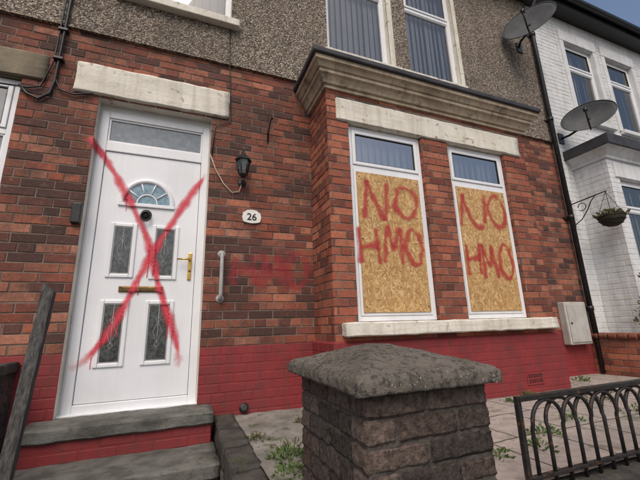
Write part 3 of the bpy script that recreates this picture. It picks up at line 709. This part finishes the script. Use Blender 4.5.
# ---------------------------------------------------------------- steps, path, garden
st=empty('front_steps')
roughbox('top_slab',-.93,.275,2.92,3.30,-.685,-.60,M['step'],st,.05,.007,2)
panel('riser_paint',(0,2.945,0),(1,0,0),(0,-1,0),-.92,.26,-.82,-.685,[],M['redpaint'],M['redpaint'],st,PAL_MAIN,31,md=.004)
mk('riser_side',[(.26,2.945,-.85),(.26,3.2,-.85),(.26,3.2,-.685),(.26,2.945,-.685)],[(0,1,2,3)],M['redpaint'],st)
roughbox('tread_slab',-1.02,.285,2.50,2.98,-.90,-.815,M['step'],st,.05,.007,5)
roughbox('lower_tread',-1.02,.285,2.08,2.56,-1.08,-.99,M['step'],st,.05,.007,6)
roughbox('bottom_tread',-1.02,.285,1.66,2.14,-1.26,-1.17,M['step'],st,.05,.007,7)
boxes('stair_body',[(-1.0,.28,2.53,3.2,-1.5,-.9),(-1.0,.28,2.11,2.53,-1.5,-1.08),(-1.0,.28,1.69,2.11,-1.5,-1.26)],M['kerb'],st)
kw=empty('path_edge_wall')
for i,(y0,y1,z) in enumerate([(2.80,3.19,-.685),(2.42,2.79,-.69),(2.05,2.41,-.70),(1.70,2.04,-.72)]):
    roughbox('kerb_block',.295,.455,y0,y1,z-.16,z,M['kerb'],kw,.05,.012,20+i)
    roughbox('kerb_block_low',.29,.46,y0+.02,y1+.02,z-.45,z-.165,M['kerb'],kw,.05,.012,40+i)
box('kerb_core',.30,.45,1.70,3.18,-1.5,-.9,M['kerb'],kw)
lwl=empty('garden_wall')
panel('side_face',(-1.06,0,0),(0,1,0),(1,0,0),1.6,WY,-1.45,-.26,[],M['oldbrick'],M['mortar_dk'],lwl,PAL_OLD,33)
roughbox('coping',-1.32,-1.035,1.6,3.19,-.26,-.19,M['kerb'],lwl,.05,.008,8)
box('wall_core',-1.30,-1.065,1.6,3.19,-1.5,-.26,M['mortar_dk'],lwl)
def groundgrid(name,x0,x1,y0,y1,z,mat,nx,ny,amp=.006):
    V=[];F=[]
    for i in range(nx+1):
        for j in range(ny+1):
            x=x0+(x1-x0)*i/nx; y=y0+(y1-y0)*j/ny; V.append((x,y,z+mn.noise(Vector((x*3,y*3,1)))*amp+mn.noise(Vector((x*11,y*11,1)))*amp*.4))
    for i in range(nx):
        for j in range(ny): a=i*(ny+1)+j; F.append((a,a+ny+1,a+ny+2,a+1))
    return mk(name,V,F,mat,None,True)
groundgrid('garden_paving',1.15,5.2,1.30,3.25,-.715,M['paving'],80,40)
groundgrid('garden_concrete',.44,1.16,1.25,3.25,-.707,M['concrete'],30,60,.012)
box('garden_retaining_fill',.45,5.2,1.40,3.2,-1.5,-.76,M['soil'])
mk('neighbour_paving',[(5.45,1.30,-.715),(12,1.30,-.715),(12,3.25,-.705),(5.45,3.25,-.705)],[(0,1,2,3)],M['paving'])
mk('left_garden_ground',[(-6,1.3,-.73),(-1.3,1.3,-.73),(-1.3,3.25,-.72),(-6,3.25,-.72)],[(0,1,2,3)],M['soil'])
bw=empty('garden_wall')
panel('wall_face',(5.18,0,0),(0,1,0),(-1,0,0),1.3,WY,-1.2,-.27,[],M['brickbay'],M['mortar'],bw,PAL_BAY,41)
for i in range(17):
    y=1.30+i*.112
    o=roughbox('coping_brick',5.15,5.43,y,y+.104,-.27,-.20,M['brick'],bw,.06,.004,50+i)
    a=o.data.color_attributes.new('Col','FLOAT_COLOR','POINT'); cc=PAL_BAY[i%6]
    for d in a.data: d.color=(*cc,1)
box('wall_core',5.186,5.40,1.3,3.19,-1.5,-.27,M['mortar'],bw)
# gate pillar: individually worn bricks
gpil=empty('gate_pillar')
PX0,PX1,PY0,PY1=.555,1.062,1.05,1.68
prg=random.Random(77)
V=[];F=[];C=[]
def wornbrick(x0,x1,y0,y1,z0,z1,col,seed):
    bm=bmesh.new(); vs=[bm.verts.new(v) for v in bv(x0,x1,y0,y1,z0,z1)]
    for f_ in BF: bm.faces.new([vs[i] for i in f_])
    bmesh.ops.bevel(bm,geom=bm.edges[:],offset=.005,segments=2,affect='EDGES')
    bmesh.ops.subdivide_edges(bm,edges=[e for e in bm.edges if e.calc_length()>.03],cuts=9,use_grid_fill=True)
    for v in bm.verts:
        q=v.co*22+Vector((seed,0,0)); q2=v.co*70
        v.co+=Vector((mn.noise(q),mn.noise(q+Vector((0,9,0))),mn.noise(q+Vector((0,0,9)))))*.004+Vector((mn.noise(q2),mn.noise(q2+Vector((5,0,0))),mn.noise(q2+Vector((0,5,0)))))*.0035
    bm.verts.index_update(); kk=len(V)
    for v in bm.verts: V.append(v.co.copy()); C.append(col)
    for f_ in bm.faces: F.append(tuple(kk+v.index for v in f_.verts))
    bm.free()
zz=-1.46; ci=0; sd=0
while zz<-.21:
    h=.078; zt=min(zz+h-.009,-.206)
    t=.11
    cuts=[PX0,PX0+.235,PX1] if ci%2 else [PX0,PX0+.115,PX0+.36,PX1]
    for ys in ((PY0,PY0+t),(PY1-t,PY1)):
        for a,b in zip(cuts,cuts[1:]):
            col=prg.choice(PAL_OLD); f_=prg.uniform(.8,1.2); j=prg.uniform(-.003,.003)
            wornbrick(a+(.0045 if a>PX0 else 0),b-(.0045 if b<PX1 else 0),ys[0]+j,ys[1]+j,zz,zt,tuple(c*f_ for c in col),sd); sd+=1
    ycut=[PY0+t,PY0+t+.20,PY1-t] if ci%2 else [PY0+t,PY0+t+.10,PY0+t+.31,PY1-t]
    for xs in ((PX0,PX0+t),(PX1-t,PX1)):
        for a,b in zip(ycut,ycut[1:]):
            col=prg.choice(PAL_OLD); f_=prg.uniform(.8,1.2); j=prg.uniform(-.003,.003)
            wornbrick(xs[0]+j,xs[1]+j,a+.0045,b-.0045,zz,zt,tuple(c*f_ for c in col),sd); sd+=1
    zz+=h; ci+=1
mk('pillar_bricks',V,F,M['oldbrick'],gpil,True,col=C)
box('pillar_mortar_core',PX0+.006,PX1-.006,PY0+.006,PY1-.006,-1.47,-.21,M['mortar_dk'],gpil)
bm=bmesh.new()
cx0,cx1,cy0,cy1=.512,1.080,1.0,1.73; ccx,ccy=(cx0+cx1)/2,(cy0+cy1)/2
ng=72
def caph(u,v):
    a=min(u,1-u,v,1-v)*2
    e=min(1,a/.04)
    return -.168+.008*e**.5+.088*min(.86,a)
grid=[]
for i in range(ng+1):
    row=[]
    for j in range(ng+1):
        u,v=i/ng,j/ng
        p=Vector((cx0+(cx1-cx0)*u,cy0+(cy1-cy0)*v,caph(u,v)))
        p.z+=mn.noise(p*10)*.005+mn.noise(p*40)*.003+mn.noise(p*95)*.0022
        row.append(bm.verts.new(p))
    grid.append(row)
for i in range(ng):
    for j in range(ng): bm.faces.new((grid[i][j],grid[i+1][j],grid[i+1][j+1],grid[i][j+1]))
edge=[grid[i][0] for i in range(ng)]+[grid[ng][j] for j in range(ng)]+[grid[i][ng] for i in range(ng,0,-1)]+[grid[0][j] for j in range(ng,0,-1)]
prev=edge
for zz,off in ((-.176,.004),(-.186,.005),(-.196,.005),(-.206,.005),(-.214,.003),(-.216,-.05)):
    cur=[]
    for v in edge:
        d=Vector((v.co.x-ccx,v.co.y-ccy,0)); sx=off*(1 if d.x>0 else -1) if abs(abs(d.x)-(cx1-cx0)/2)<.02 else 0; sy=off*(1 if d.y>0 else -1) if abs(abs(d.y)-(cy1-cy0)/2)<.02 else 0
        p=Vector((v.co.x+sx,v.co.y+sy,zz)); nn=mn.noise(p*24)*.005+mn.noise(p*80)*.003
        cur.append(bm.verts.new(p+Vector((nn,nn*.8,nn*.3))))
    for i in range(len(edge)):
        j=(i+1)%len(edge); bm.faces.new((prev[j],prev[i],cur[i],cur[j]))
    prev=cur
me=bpy.data.meshes.new('cap_stone'); bm.to_mesh(me); bm.free()
for p in me.polygons: p.use_smooth=True
co=bpy.data.objects.new('cap_stone',me); scene.collection.objects.link(co); me.materials.append(M['cap']); co.parent=gpil
fw=empty('garden_wall')
panel('front_face',(0,1.20,0),(1,0,0),(0,-1,0),1.07,5.4,-1.45,-.80,[],M['oldbrick'],M['mortar_dk'],fw,PAL_OLD,61)
roughbox('coping',1.075,5.4,1.17,1.43,-.80,-.745,M['kerb'],fw,.08,.006,60)
box('wall_core',1.07,5.4,1.21,1.40,-1.5,-.80,M['mortar_dk'],fw)
rl=empty('iron_railing'); RY=1.30
def bar(n,x0,x1,z0,z1,w=.012): return box(n,x0,x1,RY-w/2,RY+w/2,z0,z1,M['blackrust'],rl,.002)
bar('top_rail',1.49,5.15,-.372,-.350,.032); bar('bottom_rail',1.49,5.15,-.70,-.685,.025); bar('end_post',1.480,1.503,-.76,-.348,.023)
sp=.105; x=1.56; i=0
while x<5.0:
    tube('hoop',[(x,RY,-.74),(x,RY,-.5)]+[(x+sp-sp*math.cos(t),RY+(.006 if i%2 else -.006),-.482+sp*math.sin(t)) for t in [math.pi*q/12 for q in range(13)]]+[(x+2*sp,RY,-.5),(x+2*sp,RY,-.74)],.0092,M['blackrust'],rl,8)
    x+=sp; i+=1
wp=empty('wooden_post')
a=Vector((-.665,2.27,.235)); b_=Vector((-.655,1.90,-1.25)); dd=(a-b_).normalized(); s1=Vector((1,0,0)); s2=dd.cross(s1).normalized()
V=[];F=[];nseg=40
for i in range(nseg+1):
    t=i/nseg; c=b_.lerp(a,t); w=.026; h=.024
    for (p,q) in ((-1,-1),(-.6,-1.1),(.6,-1.1),(1,-1),(1,1),(-1,1)):
        V.append(c+s1*(w*p+mn.noise(Vector((t*14,p,q)))*.004)+s2*(h*q+mn.noise(Vector((t*14+7,p,q)))*.003)+(dd*(-.02*p) if i==nseg else dd*0))
for i in range(nseg):
    for j in range(6): F.append((i*6+j,i*6+(j+1)%6,(i+1)*6+(j+1)%6,(i+1)*6+j))
F+=[tuple(range(6))[::-1],tuple(nseg*6+j for j in range(6))]
mk('timber',V,F,M['wood'],wp)

# plants
w2=empty('weeds')
leaves('weed_clump',(.60,2.08,-.72),(.11,.13,.05),190,.034,M['leaf'],w2,5,narrow=.2)
leaves('weed_clump',(.66,2.25,-.72),(.10,.12,.03),70,.03,M['leafdry'],w2,6,narrow=.2)
for i,(x,y,s) in enumerate([(.52,2.5,.05),(2.2,1.75,.07),(1.95,1.6,.06),(3.5,2.2,.08),(3.3,1.8,.08),(2.8,2.5,.04),(3.9,2.4,.06),(4.4,2.9,.07),(1.6,1.6,.07),(1.9,2.5,.03),(4.6,2.1,.08),(.56,1.85,.07),(.9,2.75,.03),(2.5,2.62,.03),(3.2,2.65,.04),(4.2,1.9,.07),(2.7,1.9,.05)]):
    leaves('weed_clump',(x,y,-.715),(s*1.5,s*1.3,s*.6),int(900*s)+20,.032,M['leaf'] if i%3 else M['leafdry'],w2,60+i,narrow=.2)
rg=random.Random(4); V=[];F=[]
for i in range(420):
    x=rg.uniform(.48,5.0); y=rg.uniform(1.5,3.1); 
    if 1.15<x<3.95 and y>2.65: continue
    r=rg.uniform(.003,.011); kk=len(V); z=-.706
    V+=[(x-r,y,z),(x+r*.2,y-r,z),(x+r,y+r*.2,z),(x,y+r,z),(x+rg.uniform(-.3,.3)*r,y,z+r)]
    F+=[(kk,kk+1,kk+4),(kk+1,kk+2,kk+4),(kk+2,kk+3,kk+4),(kk+3,kk,kk+4)]
mk('gravel_debris',V,F,M['concrete'])
shr=empty('garden_shrub')
rg=random.Random(9)
for i in range(40):
    t=rg.uniform(0,6.28); bx0=5.75+rg.uniform(-.12,.12); by0=2.4+rg.uniform(-.12,.12)
    h=rg.uniform(.7,1.35); sp2=rg.uniform(.05,.42)
    pts=[(bx0,by0,-.72),(bx0+sp2*.3*math.cos(t),by0+sp2*.3*math.sin(t),-.72+h*.5),(bx0+sp2*math.cos(t),by0+sp2*math.sin(t),-.72+h)]
    tube('twig',pts,[.006,.004,.002],M['leafdry'],shr,5)
    leaves('twig_leaves',(pts[2][0],pts[2][1],pts[2][2]-.15),(.07,.07,.17),22,.05,M['leafdry'] if i%3 else M['leaf'],shr,100+i)

# ---------------------------------------------------------------- ground, street
mk('ground',[(-300,-300,-1.62),(300,-300,-1.62),(300,300,-1.62),(-300,300,-1.62)],[(0,1,2,3)],M['soil'])
box('pavement',-40,40,-1.0,1.75,-1.60,-1.47,M['pave2'])
mk('road',[(-60,-7.5,-1.60),(60,-7.5,-1.60),(60,-1.15,-1.60),(-60,-1.15,-1.60)],[(0,1,2,3)],M['road'])
box('kerb',-40,40,-1.15,-1.003,-1.61,-1.465,M['step'],None,.01)

# ---------------------------------------------------------------- camera, light
f=346.0
def nrm(v): return Vector(v).normalized()
Xc=nrm((893,-60,-f)); Zc=nrm((-40,1398,-f)); Yc=Zc.cross(Xc).normalized(); Zc=Xc.cross(Yc)
rot=Matrix((Xc,Yc,Zc))
cam=bpy.data.cameras.new('Camera'); co=bpy.data.objects.new('Camera',cam); scene.collection.objects.link(co)
co.matrix_world=rot.to_4x4(); cam.sensor_width=36; cam.lens=f/640*36; cam.clip_start=.05; cam.clip_end=1000
scene.camera=co
w=bpy.data.worlds.new('World'); scene.world=w; w.use_nodes=True; nt=w.node_tree
sky=nt.nodes.new('ShaderNodeTexSky'); sky.sky_type='NISHITA'; sky.sun_disc=False
el,az=math.radians(52),math.radians(205)
sky.sun_elevation=el; sky.sun_rotation=az; sky.dust_density=4.5; sky.air_density=1.0; sky.ozone_density=1.0
nt.links.new(sky.outputs[0],nt.nodes['Background'].inputs[0]); nt.nodes['Background'].inputs[1].default_value=.15
sl=bpy.data.lights.new('sun','SUN'); sl.energy=1.3; sl.angle=math.radians(32); sl.color=(1,.93,.83)
so=bpy.data.objects.new('sun',sl); scene.collection.objects.link(so)
d=Vector((math.sin(az)*math.cos(el),math.cos(az)*math.cos(el),math.sin(el)))
so.rotation_euler=d.to_track_quat('Z','Y').to_euler()
scene.view_settings.view_transform='Standard'; scene.view_settings.look='None'; scene.view_settings.exposure=0
